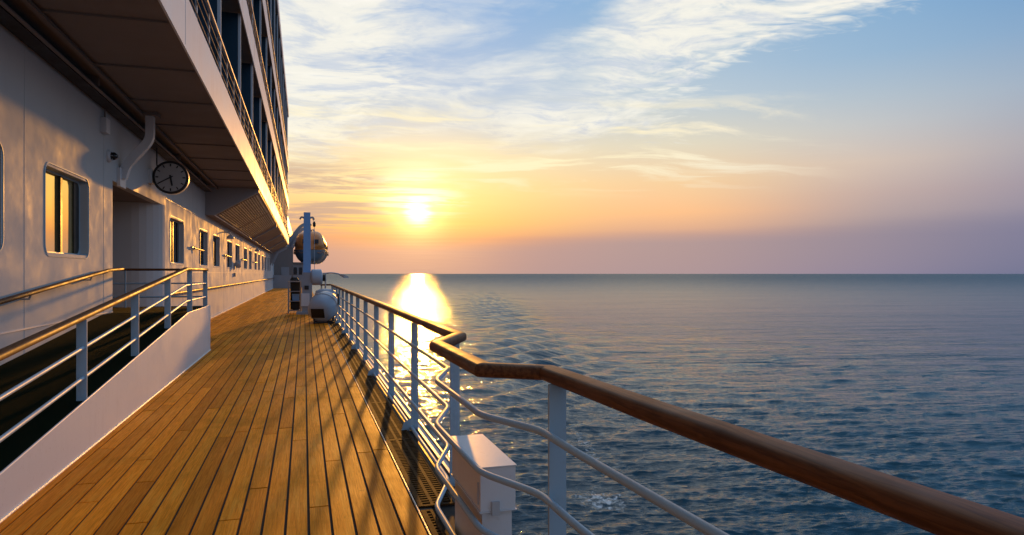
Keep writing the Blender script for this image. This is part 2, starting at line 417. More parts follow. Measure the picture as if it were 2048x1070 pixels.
# ------------------------------------------------------------------ sea
SEA = -10.
def build_sea():
    rng = np.random.default_rng(3)
    az = np.concatenate([np.radians(np.arange(-2.2, 60, .085)), np.radians(np.arange(60, 357.8, 3.5))])
    H = 1.52 - SEA
    r = np.concatenate([[0.5, 3, 6], np.linspace(9, 29, 26, endpoint=False), 1365*H/np.arange(540, 8, -.85), np.geomspace(2050, 26000, 18)])
    A, Rr = np.meshgrid(az, r)
    X = Rr*np.sin(A); Y = Rr*np.cos(A); Z = np.zeros_like(X)
    dr = np.gradient(r)[:, None]*np.ones_like(X)
    sp = np.minimum(dr, 60)
    for k in range(170):
        lam = math.exp(rng.uniform(math.log(.35), math.log(6)))
        dirn = R(194) + rng.normal(0, .36 if lam < 1.6 else .26)
        amp = .0054*lam**.55*rng.uniform(.5, 1.3)
        kk = 2*math.pi/lam
        kx, ky = kk*math.sin(dirn), kk*math.cos(dirn)
        # spacing along the wave's own direction of travel
        cosr = np.abs(np.cos(A-dirn))
        loc = sp*np.maximum(cosr, .25)
        fade = np.clip((lam/loc-2.5)/3, 0, 1)
        Z += amp*fade*np.sin(kx*X+ky*Y+rng.uniform(0, 6.28))
    # the ship's own wave train: short steep crests along a line trailing from the hull
    foam = np.zeros_like(X)
    for k in range(34):
        s = 25*1.115**k
        cx, cy = 10+.232*s, s
        lam = 4.5+.016*s; L = 6+.045*s; wd = 3+.03*s
        ang = R(-38)                       # crest normal
        u = (X-cx)*math.sin(ang)+(Y-cy)*math.cos(ang); w = (X-cx)*math.cos(ang)-(Y-cy)*math.sin(ang)
        env = np.exp(-(u/wd)**2-(w/L)**2)
        Z += (.10+.0030*min(s, 120))*env*np.cos(2*math.pi*u/lam)
        if s < 75: foam += env*np.exp(-(s-36)**2/500)*.22*rng.uniform(.3, 1.)
    foam += 1.0*np.exp(-((X-14.2)/1.3)**2-((Y-31.8)/1.7)**2) + .55*np.exp(-((X-11.5)/1.2)**2-((Y-38)/2.4)**2) + .8*np.exp(-((X-18.2-.22*(Y-43))/.7)**2-((Y-43)/5.)**2)
    nr, nc = X.shape
    vs = np.stack([X, Y, Z], -1).reshape(-1, 3).astype(np.float32)
    i = np.arange(nr-1)[:, None]*nc; j = np.arange(nc)[None, :]; j2 = (j+1) % nc
    q = np.stack([i+j, i+j2, i+nc+j2, i+nc+j], -1).reshape(-1, 4)[:, ::-1]
    me = bpy.data.meshes.new('sea')
    me.vertices.add(len(vs)); me.vertices.foreach_set('co', vs.ravel())
    me.loops.add(q.size); me.loops.foreach_set('vertex_index', np.ascontiguousarray(q).ravel().astype(np.int32))
    me.polygons.add(len(q)); me.polygons.foreach_set('loop_start', np.arange(0, q.size, 4, dtype=np.int32))
    me.polygons.foreach_set('use_smooth', np.ones(len(q), bool))
    at = me.attributes.new('foam', 'FLOAT', 'POINT'); at.data.foreach_set('value', np.clip(foam, 0, 1).ravel().astype(np.float32))
    me.update(calc_edges=True); me.validate()
    me.materials.append(MATS['sea_water'])
    o = bpy.data.objects.new('sea', me); C.objects.link(o); o.location = (0, 0, SEA); struct(o)
build_sea()

# ------------------------------------------------------------------ deck
WX = -3.03          # face of the deckhouse wall
RX = -1.78          # outer face of the ramp
PE = .695           # outboard edge of the planking
deck_end = 78.
deck = MB().box(-4.6, 1.12, -4, 28.35, -.30, -.012).box(-4.6, .25, 28.35, deck_end, -.30, -.012).build('deck', 'caulk', origin=(0, 0, 0))
struct(deck)
def build_planks():
    W, GAP = .1335, .0165
    cand = []
    i = 0; x1 = PE
    while x1 > WX+.03:
        x0 = max(x1-W, WX+.003)
        y = -2.5 - random.uniform(0, 3.5) if x0 > RX else 14.75
        if x0 < RX and x1 > RX+.01 : x0b = RX+.004
        else: x0b = None
        while y < deck_end:
            L = random.choice((1.7, 2.2, 2.6, 3.1, 3.7, 4.3))
            ye = min(y+L, deck_end)
            if ye-y > .3:
                cand.append((x0+GAP/2, x1-GAP/2, max(y, -2.5)+.009, ye-.009))
            y += L
        if x0b:                                   # the strip the ramp's side runs along
            cand.append((x0b, x1-GAP/2, -2.5, 7.4)); cand.append((x0b, x1-GAP/2, 7.407, 11.6)); cand.append((x0b, x1-GAP/2, 11.607, 14.74))
        x1 -= W; i += 1
    near = [c for c in cand if c[3] > 2.9 and c[2] < 21]
    near.sort(key=lambda c: c[2]); near = near[:295]
    ns = set(near)
    far = MB()
    for c in cand:
        dz = random.uniform(-.0012, .0012)
        if c in ns:
            box(c[0], c[1], c[2], c[3], -.011, dz).build('plank', 'teak_plank', deck)
        else:
            far.box(c[0], c[1], c[2], c[3], -.011, dz)
    o = far.build('far_planks', 'teak_plank', deck); o['kind'] = 'stuff'
build_planks()

# outboard margin: waterway with drain gratings
ORD = 'first second third fourth fifth sixth seventh eighth ninth tenth eleventh twelfth thirteenth fourteenth'.split()
def build_gratings():
    box(PE+.012, 1.10, 4.42, 28.3, -.011, -.006).build('waterway', 'black_metal', deck)
    box(PE+.012, .795, -2.5, 4.42, -.011, -.006).build('waterway', 'black_metal', deck)
    proto = {}
    def grate(y0, L, x0, x1, lab):
        t = thing('drain_grating', lab, 'grating', ((x0+x1)/2, y0+L/2, -.004), 'iron drain gratings along the deck edge')
        key = (round(L, 3), x0, x1)
        if key not in proto:
            m = MB(); z0, z1 = -.004, .006
            f = .022
            m.box(x0, x0+f*1.6, y0, y0+L, z0, z1, ch=.002).box(x1-f, x1, y0, y0+L, z0, z1, ch=.002)
            m.box(x0+f*1.6, x1-f, y0, y0+.03, z0, z1-.0005).box(x0+f*1.6, x1-f, y0+L-.03, y0+L, z0, z1-.0005)
            fr = m.build('frame', 'grating_iron', t)
            b = MB(); xa, xb = x0+f*1.6, x1-f; nb = max(1, round((xb-xa)/.062))
            step = (xb-xa)/nb
            for k in range(1, nb): b.box(xa+k*step-.011, xa+k*step+.011, y0+.03, y0+L-.03, z0, z1-.001)
            nn = int((L-.06)/.046)
            for k in range(1, nn):
                yy = y0+.03+k*(L-.06)/nn
                for q in range(nb):
                    b.box(xa+q*step+(.0112 if q else 0), xa+(q+1)*step-(.0112 if q < nb-1 else 0), yy-.009, yy+.009, z0, z1-.002)
            br = b.build('lattice', 'grating_iron', t); br['kind'] = 'stuff'
            proto[key] = (fr, br)
        else:
            for o in proto[key]:
                c = o.copy(); C.objects.link(c); c.parent = t
    grate(2.55, 1.80, PE+.016, .79, 'narrow iron drain grating squeezed past the white locker')
    y = 4.42; k = 0
    while y < 27:
        grate(y, 1.845, PE+.016, .955, 'slotted iron drain grating, %s along the railing from the white locker' % ORD[k])
        y += 1.853; k += 1
    box(PE+.003, PE+.011, -2.5, 28.3, -.011, .004).build('edge_strip', 'bead', deck)
build_gratings()

# ------------------------------------------------------------------ hull below
hull = thing('ship_hull', 'white ship hull dropping from the deck edge to the sea', 'hull', (0, 0, SEA))
MB().prism([(1.09, -.31), (1.09, -7), (.6, -11), (-14, -11), (-14, -.31)], 'y', -60, 28.3).build('side_plating', 'hull_paint', hull)
MB().prism([(.24, -.31), (.24, -11), (-14, -11), (-14, -.31)], 'y', 28.31, 130).build('quarter_plating', 'hull_paint', hull)

# ------------------------------------------------------------------ main railing
rail = thing('deck_railing', 'white railing with varnished wooden handrail along the open deck edge', 'railing', (1.03, 12, 0))
def oval(w, h, n=20):
    out = []
    for k in range(n):
        a = 2*math.pi*k/n; c, s = math.cos(a), math.sin(a)
        e = .62
        out.append((w/2*math.copysign(abs(c)**e, c), h/2*math.copysign(abs(s)**e, s)))
    return out
HP = [(.62,28.05),(1.0,28.05),(1.04,27.75),(1.05,22),(1.05,15.9),(1.05,10.3),(1.05,4.72),(.785,4.16),(.80,3.08),(1.055,2.90),(1.085,2.0),(1.135,1.05),(1.20,-.4),(1.27,-2.4)]
HP = [(x, y, 1.072) for x, y in HP]
rr = sweep_rings(HP, oval(.100, .066))
groups = [(0,2),(2,3),(3,4),(4,5),(5,6),(6,7),(7,8),(8,9),(9,13)]
for a, b in groups:
    rs = [list(r) for r in rr[a:b+1]]
    d0 = (Vector(HP[a+1])-Vector(HP[a])).normalized()*.0012; d1 = (Vector(HP[b])-Vector(HP[b-1])).normalized()*.0012
    rs[0] = [tuple(Vector(p)+d0) for p in rs[0]]; rs[-1] = [tuple(Vector(p)-d1) for p in rs[-1]]
    MB().rings(rs).build('handrail', 'varnished_wood', rail)
for z, r in ((.83, .0165), (.55, .0165), (.27, .0165), (.022, .017)):
    path = [(.64,28.05,z),(1.0,28.05,z),(1.0,16,z),(1.0,4.86,z),(.812,4.34,z),(.825,3.22,z),(.995,2.83,z),(1.0,2.5,z),(1.07,1.0,z),(1.20,-2.3,z)]
    MB().tube(fillet(path, .09, 4), r, 10).build('pipe', 'rail_paint', rail)
MB().box(1.052, 1.118, -2.4, 28.3, -.011, .012).box(1.104, 1.118, -2.4, 28.3, .012, .03).build('toe_plate', 'white_paint', rail)
posts = [4.81+1.852*k for k in range(13)]
for y in posts:
    box(1.0, 1.07, y-.008, y+.008, -.01, 1.043).build('post', 'rail_paint', rail)
for x, y in ((1.045, 2.76), (1.13, .92), (1.2, -.9)):
    box(x-.039, x+.039, y-.008, y+.008, -.3 if y > 2 else -.01, 1.043).build('post', 'rail_paint', rail)
for x in (.66,): box(x-.03, x+.03, 28.04, 28.06, -.01, 1.043).build('post', 'rail_paint', rail)
for k, y in enumerate(posts[1:]):
    MB().prism([(.975, -.005), (1.0, .13), (1.0, -.005)] if k % 2 else [(.90, -.005), (.925, .075), (.998, .12), (.998, -.005)], 'y', y-.006-.03, y+.006-.03).build('gusset', 'rail_paint', rail)

# white locker the railing steps around
lk = thing('deck_locker', 'white painted steel locker with projecting lid behind the railing', 'locker', (.94, 3.67, -.3))
box(.862, 1.018, 3.345, 3.995, -.3, .322).build('body', 'white_paint', lk)
ld = box(.848, 1.032, 3.325, 4.012, .322, .541, ch=.004).build('lid', 'white_paint', lk)
box(.843, 1.037, 3.32, 4.017, .541, .546).build('lid_plate', 'white_paint', ld)
box(.842, 1.038, 3.318, 4.018, .316, .321).build('flange', 'white_paint', lk)
MB().box(.905, .945, 3.31, 3.325, .30, .37).build('latch', 'galvanised', lk)
MB().tube([(.845, 3.36, .35), (.845, 3.36, .46)], .006, 8).build('hinge', 'galvanised', ld)

# ------------------------------------------------------------------ deckhouse wall
house = thing('deckhouse_wall', 'white glossy ship side wall with rounded windows facing the promenade deck', 'wall', (WX, 25, 0))
WZ0, WZ1 = 1.73, 2.905
wins = [(3.0, 4.85), (6.45, 8.44), (9.62, 11.44), (17.75, 19.72), (22.45, 24.35), (25.75, 27.7), (30.3, 32.3), (33.95, 35.95), (38.55, 40.55), (42.05, 44.0), (46.6, 48.6), (50.1, 52.1), (54.7, 56.7), (58.2, 60.2), (62.8, 64.8), (66.3, 68.3)]
DY0, DY1, DZ = 12.73, 17.18, 3.06
TH = .16
m = MB()
cuts = [(a+.05, b-.05, WZ0+.05, WZ1-.05) for a, b in wins] + [(DY0, DY1, None, DZ)]
cuts.sort()
y = -4.
for a, b, z0, z1 in cuts:
    m.box(WX-TH, WX, y, a, 0, 4.3)
    if z0 is not None: m.box(WX-TH, WX, a, b, 0, z0)
    m.box(WX-TH, WX, a, b, z1, 4.3)
    y = b
m.box(WX-TH, WX, y, 76, 0, 4.3)
m.build('wall', 'hull_paint', house)
def rrect(y0, y1, z0, z1, r, n=5):
    out = []
    for cy, cz, a0 in ((y1-r, z1-r, 0), (y0+r, z1-r, 90), (y0+r, z0+r, 180), (y1-r, z0+r, 270)):
        for k in range(n+1):
            a = R(a0+90*k/n); out.append((cy+r*math.cos(a), cz+r*math.sin(a)))
    return out
for i, (a, b) in enumerate(wins):
    o = rrect(a, b, WZ0, WZ1, .16); q = rrect(a+.018, b-.018, WZ0+.018, WZ1-.018, .15); q2 = rrect(a+.075, b-.075, WZ0+.075, WZ1-.075, .10)
    X = lambda pl, x: [(x, p[0], p[1]) for p in pl]
    fr = MB().rings([X(o, WX-.01), X(o, WX+.006), X(q, WX+.010), X(q, WX-.105), X(q2, WX-.108), X(q2, WX-.14)], caps=False, smooth=False).build('window', 'rail_paint', house)
    mid = (a+b)/2 + (.02 if i < 3 else 0)
    box(WX-.135, WX-.09, mid-.035, mid+.035, WZ0+.076, WZ1-.076).build('mullion', 'black_metal', fr)
    for s, e in ((a+.05, mid-.034), (mid+.034, b-.05)):
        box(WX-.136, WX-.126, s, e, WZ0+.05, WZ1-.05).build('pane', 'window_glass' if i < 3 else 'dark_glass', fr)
    # dark blind standing open at the forward side of each pane
    for e in ((b-.076,) if i < 3 else (mid-.036, b-.076)):
        box(WX-.125, WX-.110, e-.22, e, WZ0+.08, WZ1-.08).build('sash', 'black_metal', fr)
# seam strips, skirting and the long wooden wall rail
box(WX, WX+.010, -4, DY0-.02, .884, .900).build('seam', 'white_paint', house)
for z in (3.24, 1.55):
    box(WX, WX+.004, DY1+.1, 75.9, z, z+.008).build('seam', 'white_paint', house)
for yy in (5.6, 9.0, 12.2, 21.2, 29.1, 37.2, 45.3, 53.4, 61.5):
    box(WX, WX+.003, yy, yy+.010, .05, 4.28).build('seam', 'hull_paint', house)
box(WX, WX+.045, DY1+.05, 75.9, -.005, .05).build('skirting', 'white_paint', house)
wr = MB().rings(sweep_rings([(WX+.10, DY1+.15, 1.05), (WX+.10, 75.6, 1.05)], oval(.07, .055, 14))).build('wall_rail', 'varnished_wood', house)
for k in range(20): MB().tube([(WX, 18+2.9*k, 1.0), (WX+.09, 18+2.9*k, 1.0), (WX+.1, 18+2.9*k, 1.03)], .012, 6).build('bracket', 'galvanised', wr)
# doorway recess
m = MB()
m.box(-4.62, -4.5, DY0-.4, DY1+.4, 0, 3.3).box(-4.5, WX-TH, DY0-.12, DY0, 0, 3.3).box(-4.5, WX-TH, DY0, DY1, DZ, DZ+.1)
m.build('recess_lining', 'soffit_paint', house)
prof = [(-4.5, DY1+.12), (-4.5, DY1-.75)] + [(-3.55+.55*math.sin(R(a)), DY1-.75+.55*(1-math.cos(R(a)))) for a in range(0, 91, 15)] + [(WX-.001, DY1-.12), (WX-.001, DY1+.002), (WX-TH, DY1+.12)]
MB().prism(prof, 'z', 0, DZ-.001).build('rounded_jamb', 'hull_paint', house)
dr = box(-4.5, -4.46, 13.6, 14.5, .88, 2.95).build('door', 'grey_paint', house)
MB().tube([(-4.46, 14.38, 1.9), (-4.40, 14.38, 1.9), (-4.40, 14.25, 1.9)], .012, 8).build('handle', 'galvanised', dr)
box(-14, -4.64, -10, 76, 0, 16.4).build('light_block', 'soffit_paint', house)  # unseen solid fill inside the ship, added to block light from the left

# ------------------------------------------------------------------ ramp with its railings
ramp = thing('access_ramp', 'white sided ramp with dark turf top rising to the doorway', 'ramp', ((WX+RX)/2, 8, 0))
def rz(y): return max(0, min(.88, (y-1.62)*.0842))
YK, YE = 12.07, 14.72
side = [(1.62, .0), (YK, .88), (YE, .88), (YE, 0)]
MB().prism([(1.62, -.008)] + [(1.62, .004), (YK, .884), (YE, .884), (YE, -.008)], 'x', RX-.018, RX).build('side_plate', 'white_paint', ramp)
MB().prism([(1.62, -.006), (YK, .872), (YE-.02, .872), (YE-.02, -.006)], 'x', WX+.001, RX-.018).build('slope', 'turf', ramp)
box(-4.49, WX, DY0+.001, YE-.02, 0, .872).build('landing', 'turf', ramp)
MB().tube([(RX+.004, 1.6, .004), (RX+.004, YE, .004)], .012, 6).build('sealant_bead', 'bead', ramp)
MB().tube([(RX-.009, 1.7, rz(1.7)+.006), (RX-.009, YK, .886), (RX-.009, YE, .886)], .009, 6).build('edge_bead', 'white_paint', ramp)
box(WX+.001, RX-.019, YE-.02, YE, -.006, .884).build('end_plate', 'hull_paint', ramp)

rr_ = thing('ramp_railing', 'white ramp railing with flat posts and wooden handrail', 'railing', (RX-.05, 8, 0))
px = RX-.055
for yy in (2.86, 4.79, 6.72, 8.66, 10.6, 12.53, 14.42):
    box(px-.04, px+.04, yy-.008, yy+.008, rz(yy)-.02, rz(yy)+.69).build('post', 'rail_paint', rr_)
for h in (.19, .45):
    MB().tube([(px+.01, 1.9, rz(1.9)+h), (px+.01, YK, .88+h), (px+.01, 14.52, .88+h)], .017, 10).build('pipe', 'rail_paint', rr_)
    MB().tube([(px+.01, 14.52, .88+h), (-4.3, 14.52, .88+h)], .015, 8).build('pipe', 'rail_paint', rr_)
for a, b in (((px, 1.7), (px, 7.6)), ((px, 7.6), (px, YK+.1)), ((px, YK+.1), (px, 14.56))):
    za = rz(a[1])+.715; zb = rz(b[1])+.715
    MB().rings(sweep_rings([(a[0], a[1]+.001, za), (b[0], b[1]-.001, zb)], oval(.085, .052, 16))).build('handrail', 'varnished_wood', rr_)
MB().rings(sweep_rings([(px-.045, 14.52, 1.595), (-4.3, 14.52, 1.595)], oval(.06, .045, 14))).build('handrail', 'varnished_wood', rr_)
MB().tube([(-3.24, 14.52, .87), (-3.24, 14.52, 1.58)], .016, 8).build('post', 'rail_paint', rr_)
wr2 = thing('wall_handrail', 'sloping wooden handrail bracketed to the white wall above the ramp', 'handrail', (WX+.09, 7, 0))
hp = [(WX+.10, 2.2, rz(2.2)+.69), (WX+.10, YK, .88+.69), (WX+.10, 12.9, .88+.715)]
MB().rings(sweep_rings(hp, oval(.068, .050, 14))).build('rail', 'varnished_wood', wr2)
for yy in (4.2, 6.3, 8.9, 11.2): MB().tube([(WX, yy, rz(yy)+.62), (WX+.08, yy, rz(yy)+.62), (WX+.1, yy, rz(yy)+.67)], .011, 6).build('bracket', 'galvanised', wr2)

# ------------------------------------------------------------------ overhang above the deck
FX = -1.38          # outer face of the upper decks
Y1, YF = 23.8, 68.
oh = thing('deck_overhang', 'dark underside of the deck above, with beams and cable tray', 'overhang', (-2.2, 20, 4.3))
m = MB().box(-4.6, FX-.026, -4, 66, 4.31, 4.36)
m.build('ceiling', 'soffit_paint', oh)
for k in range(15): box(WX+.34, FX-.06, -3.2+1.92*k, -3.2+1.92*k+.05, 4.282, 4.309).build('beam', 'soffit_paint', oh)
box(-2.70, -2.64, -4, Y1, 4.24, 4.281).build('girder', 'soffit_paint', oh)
tr = box(WX+.03, WX+.22, -4, Y1-.4, 4.10, 4.17).build('cable_tray', 'dark_slot', oh)
MB().tube([(WX+.25, -4, 4.12), (WX+.25, Y1-.4, 4.12)], .022, 8).build('conduit', 'soffit_paint', tr)
for k in range(7): box(WX, WX+.26, 1.0+3.3*k, 1.06+3.3*k, 4.17, 4.308).build('hanger', 'soffit_paint', tr)
# lowered duct casing with louvred sloping soffit farther along
cs = [(FX-.03, 4.30), (FX-.03, 4.18), (-2.74, 3.40), (WX+.001, 3.40), (WX+.001, 4.30)]
MB().prism(cs, 'y', Y1, Y1+.06).build('casing_end', 'grey_paint', oh)
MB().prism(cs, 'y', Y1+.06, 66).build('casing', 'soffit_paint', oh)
MB().tube([(-2.74, Y1, 3.395), (-2.74, 66, 3.395)], .02, 6).build('drip_edge', 'white_paint', oh)
sl = Vector((-2.74-(FX-.03), 0, 3.40-4.18)); L = sl.length; sl.normalize(); nrm = Vector((sl.z, 0, -sl.x)).normalized()
if nrm.z > 0: nrm = -nrm
for p in range(2):
    ya = Y1+.25+p*7.2
    lv = MB(); base = Vector((FX-.03, 0, 4.18))
    def bar(o0, o1, ya_, yb_, d0, d1):
        pts = [base+sl*o0+nrm*d0, base+sl*o1+nrm*d0, base+sl*o1+nrm*d1, base+sl*o0+nrm*d1]
        lv.rings([[(q.x, ya_, q.z) for q in pts], [(q.x, yb_, q.z) for q in pts]], smooth=False)
    for k in range(17):
        o = .11+(L-.24)*k/16
        bar(o, o+.035, ya, ya+6.9, .006, .014)
    for k in range(1, 24): bar(.10, L-.10, ya+.3*k-.02, ya+.3*k+.02, .0055, .012)
    o = lv.build('louvre_bars', 'grey_paint', oh); o['kind'] = 'stuff'
    q0, q1 = base+sl*.09+nrm*.002, base+sl*(L-.09)+nrm*.002
    MB().rings([[(q.x, ya, q.z) for q in (q0, q1, q1+nrm*.003, q0+nrm*.003)], [(q.x, ya+6.9, q.z) for q in (q0, q1, q1+nrm*.003, q0+nrm*.003)]], smooth=False).build('louvre_back', 'dark_slot', oh)
    for k in range(3):
        t0 = base+sl*(.10+(L-.2)*k/2-.02)+nrm*.0145; t1 = t0+sl*.04
        MB().rings([[(q.x, ya, q.z) for q in (t0, t1, t1+nrm*.012, t0+nrm*.012)], [(q.x, ya+6.9, q.z) for q in (t0, t1, t1+nrm*.012, t0+nrm*.012)]], smooth=False).build('louvre_rail', 'grey_paint', oh)
for yy in (39.5, 47.6, 55.7):
    MB().prism([(FX-.05, 4.16), (-2.74, 3.38), (-2.74, 3.30), (FX-.05, 4.06)], 'y', yy, yy+.08).build('rib', 'grey_paint', oh)

# bent strut at the doorway
st = thing('bent_strut', 'bent white strut bracing the ceiling over the doorway', 'strut', (-2.6, 13.2, 3.1))
sp_ = fillet([(-2.56, 13.2, 4.31), (-2.56, 13.2, 3.84), (-2.93, 13.2, 3.38), (-2.99, 13.2, 3.16)], .12, 4)
MB().rings(sweep_rings(sp_, [(-.065, -.07), (.065, -.07), (.065, .07), (-.065, .07)]), smooth=False).build('arm', 'white_paint', st)
box(WX, WX+.05, 13.0, 13.4, 3.0, 3.32).build('foot_plate', 'white_paint', st)
box(-2.70, -2.42, 13.05, 13.35, 4.25, 4.309).build('head_plate', 'soffit_paint', st)

# clock
ck = thing('deck_clock', 'round station style clock showing twenty to six, bracketed over the doorway', 'clock', (-2.63, 15.5, 3.17))
cx, cy, cz, cr = -2.63, 15.5, 3.5, .335
MB().lathe([(cr-.03, 0), (cr, .012), (cr, .165), (cr-.03, .18)], (cx, cy, cz), 'y', 40).build('case', 'white_paint', ck)
MB().lathe([(cr-.045, -.004), (cr-.004, -.004), (cr+.004, .0), (cr+.004, .03)], (cx, cy, cz), 'y', 40, caps=False).build('rim', 'black_metal', ck)
fc = MB().lathe([(cr-.044, 0), (cr-.044, -.003)], (cx, cy-.002, cz), 'y', 40).build('face', 'clock_white', ck)
def hand(ang, l0, l1, w, name, y, par):
    a = R(ang); d = Vector((math.sin(a), 0, math.cos(a))); n = Vector((d.z, 0, -d.x)); c = Vector((cx, 0, cz))
    p = [c+d*l0-n*w/2, c+d*l0+n*w/2, c+d*l1+n*w/2, c+d*l1-n*w/2]
    return MB().rings([[(q.x, y, q.z) for q in p], [(q.x, y-.004, q.z) for q in p]], smooth=False).build(name, 'black_metal', par)
for k in range(12): hand(30*k, .225, .282, .026 if k % 3 == 0 else .022, 'hour_mark', cy-.0055, fc)
hand(240, -.05, .255, .024, 'minute_hand', cy-.017, ck)
hand(170, -.05, .175, .034, 'hour_hand', cy-.011, ck)
MB().lathe([(.022, 0), (.022, -.02)], (cx, cy-.006, cz), 'y', 14).build('hub', 'black_metal', ck)
MB().tube([(WX, 15.58, 3.5), (cx-cr+.01, 15.58, 3.5)], .045, 10).build('bracket', 'black_metal', ck)
MB().tube(fillet([(-2.9, 15.58, 4.1), (-2.9, 15.58, 3.72), (-2.75, 15.58, 3.62), (cx-.2, 15.58, 3.70)], .05), .014, 8).build('conduit', 'black_metal', ck)
box(WX, WX+.06, 15.4, 15.76, 3.36, 3.64).build('wall_plate', 'white_paint', ck)

# caged lamp, junction box by the door
lp = thing('bulkhead_lamp', 'unlit round bulkhead lamp on the wall beside the bent strut', 'lamp', (WX, 12.45, 3.3))
MB().lathe([(.10, 0), (.10, .03), (.07, .05)], (WX, 12.45, 3.42), 'x', 18).build('base', 'white_paint', lp)
MB().lathe([(.065, .05), (.065, .09), (.045, .13), (.01, .145)], (WX, 12.45, 3.42), 'x', 16).build('globe', 'dark_glass', lp)
for k in range(3): MB().tube([(WX+.05, 12.45+.075*math.cos(R(60*k)), 3.42+.075*math.sin(R(60*k))), (WX+.155, 12.45+.03*math.cos(R(60*k)), 3.42+.03*math.sin(R(60*k))), (WX+.155, 12.45-.03*math.cos(R(60*k)), 3.42-.03*math.sin(R(60*k))), (WX+.05, 12.45-.075*math.cos(R(60*k)), 3.42-.075*math.sin(R(60*k)))], .005, 6).build('cage_bar', 'galvanised', lp)
jb = thing('junction_box', 'small white junction box high on the wall under the ceiling', 'junction box', (WX, 12.1, 3.8))
box(WX, WX+.09, 12.0, 12.22, 3.72, 3.95, ch=.0).build('body', 'white_paint', jb)
MB().tube([(WX+.04, 12.11, 3.95), (WX+.04, 12.11, 4.1)], .014, 8).build('conduit', 'soffit_paint', jb)

# stays between the windows, wall lamps, speaker
rods = (21.2, 29.4, 37.4, 45.4)
names = ('nearest the doorway', 'second from the doorway', 'third from the doorway', 'fourth from the doorway')
for y, nm in zip(rods, names):
    t = thing('wall_stay', 'brass tipped stay rod on the white wall, ' + nm, 'stay rod', (WX, y, 2.3), 'stay rods between the windows')
    box(WX, WX+.03, y-.55, y+.15, 2.19, 2.25).build('base_plate', 'white_paint', t)
    MB().tube([(WX+.05, y-.55, 2.25), (WX+.05, y+.1, 2.24)], .03, 8).build('sleeve', 'galvanised', t)
    MB().lathe([(.03, 0), (.05, .03), (.05, .09), (.03, .12)], (WX+.05, y-.2, 2.245), 'y', 10).build('clamp', 'black_metal', t)
    MB().tube([(WX+.05, y+.1, 2.24), (WX+.16, y+.95, 2.20)], .026, 8).build('rod', 'brass', t)
for y, z, nm in ((28.7, 2.98, 'over the stay rods'), (44.6, 2.98, 'farther along the windows')):
    t = thing('wall_lamp', 'grey swan neck wall lamp under the soffit, ' + nm, 'lamp', (WX, y, z), 'wall lamps')
    MB().tube(fillet([(WX, y, z+.15), (WX+.28, y, z+.15), (WX+.28, y, z)], .1), .025, 8).build('neck', 'galvanised', t)
    MB().lathe([(.05, .04), (.12, 0), (.15, -.10), (.14, -.11)], (WX+.28, y, z), 'z', 16).build('shade', 'galvanised', t)
t = thing('floodlight', 'round grey floodlight fixed low on the window wall', 'floodlight', (WX, 33.2, 1.6))
MB().lathe([(.08, 0), (.17, .06), (.18, .20), (.15, .24)], (WX+.05, 33.2, 1.95), 'x', 18).build('housing', 'galvanised', t)
MB().lathe([(.14, .235), (.14, .245)], (WX+.05, 33.2, 1.95), 'x', 18).build('lens', 'dark_glass', t)
box(WX, WX+.06, 33.12, 33.28, 1.7, 2.0).build('bracket', 'galvanised', t)
box(WX, WX+.10, 32.95, 33.15, 1.38, 1.55).build('switch_box', 'grey_paint', t)

# ------------------------------------------------------------------ balcony decks above
levels = [(4.30, 4.95, 7.62), (7.62, 8.35, 11.05), (11.05, 11.75, 16.3)]
lab = ['lowest balcony deck with deep white fascia and pipe railing', 'middle balcony deck with white fascia and pipe railing', 'topmost balcony deck with narrow railing beneath the roof edge']
for k, (z0, z1, zc) in enumerate(levels):
    t = thing('balcony_deck', lab[k], 'balcony', (FX, 20, z0))
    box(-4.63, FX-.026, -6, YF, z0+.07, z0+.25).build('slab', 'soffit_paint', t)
    MB().prism([(FX-.025, z0-.035), (FX, z0-.035), (FX, z1), (FX-.12, z1), (FX-.12, z0+.26), (FX-.025, z0+.26)], 'y', -6, YF).build('fascia', 'fascia_paint', t)
    for yy in (1.0, 9.1, 21.2, 33.3, 45.4, 57.5): box(FX, FX+.0025, yy, yy+.012, z0+.01, z1-.01).build('seam', 'hull_paint', t)
    for zz in (.19, .37, .55):
        MB().tube([(FX-.05, -6, z1+zz), (FX-.05, YF, z1+zz)], .010, 6).build('rail_pipe', 'soffit_paint', t)
    MB().rings(sweep_rings([(FX-.05, -6, z1+.745), (FX-.05, YF, z1+.745)], oval(.06, .04, 12))).build('top_rail', 'white_paint', t)
    proto = None
    for q in range(55):
        yy = -5.5+1.333*q
        if yy > YF-.2: break
        if proto is None: proto = box(FX-.085, FX-.06, yy-.03, yy+.03, z1-.03, z1+.72).build('post', 'galvanised', t); p0 = yy
        else:
            c = proto.copy(); C.objects.link(c); c.parent = t; c.location.y += yy-p0
    pa = None
    for q in range(18):
        yy = -2.8+4.0*q
        if yy > YF-.5: break
        if pa is None:
            pa = box(-3.2, FX-.10, yy-.02, yy+.02, z1-.3, zc-.002).build('partition', 'tinted_panel', t); pe = box(FX-.10, FX-.04, yy-.03, yy+.03, z1, zc-.002).build('partition_edge', 'white_paint', t); y0_ = yy
        else:
            for o in (pa, pe):
                c = o.copy(); C.objects.link(c); c.parent = t; c.location.y += yy-y0_
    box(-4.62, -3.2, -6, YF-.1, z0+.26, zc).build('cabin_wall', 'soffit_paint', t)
    for q in range(17):
        yy = -2.5+4*q
        if yy+3.3 < YF-.3: box(-3.2, -3.18, yy+.35, yy+3.0, z0+.5, z0+2.6).build('glass_door', 'dark_glass', t)
rf = thing('roof_edge', 'dark top deck roof edge with thin white lip', 'roof', (FX, 20, 16.3))
box(-14, FX-.06, -6, YF, 16.31, 16.8).build('slab', 'soffit_paint', rf)
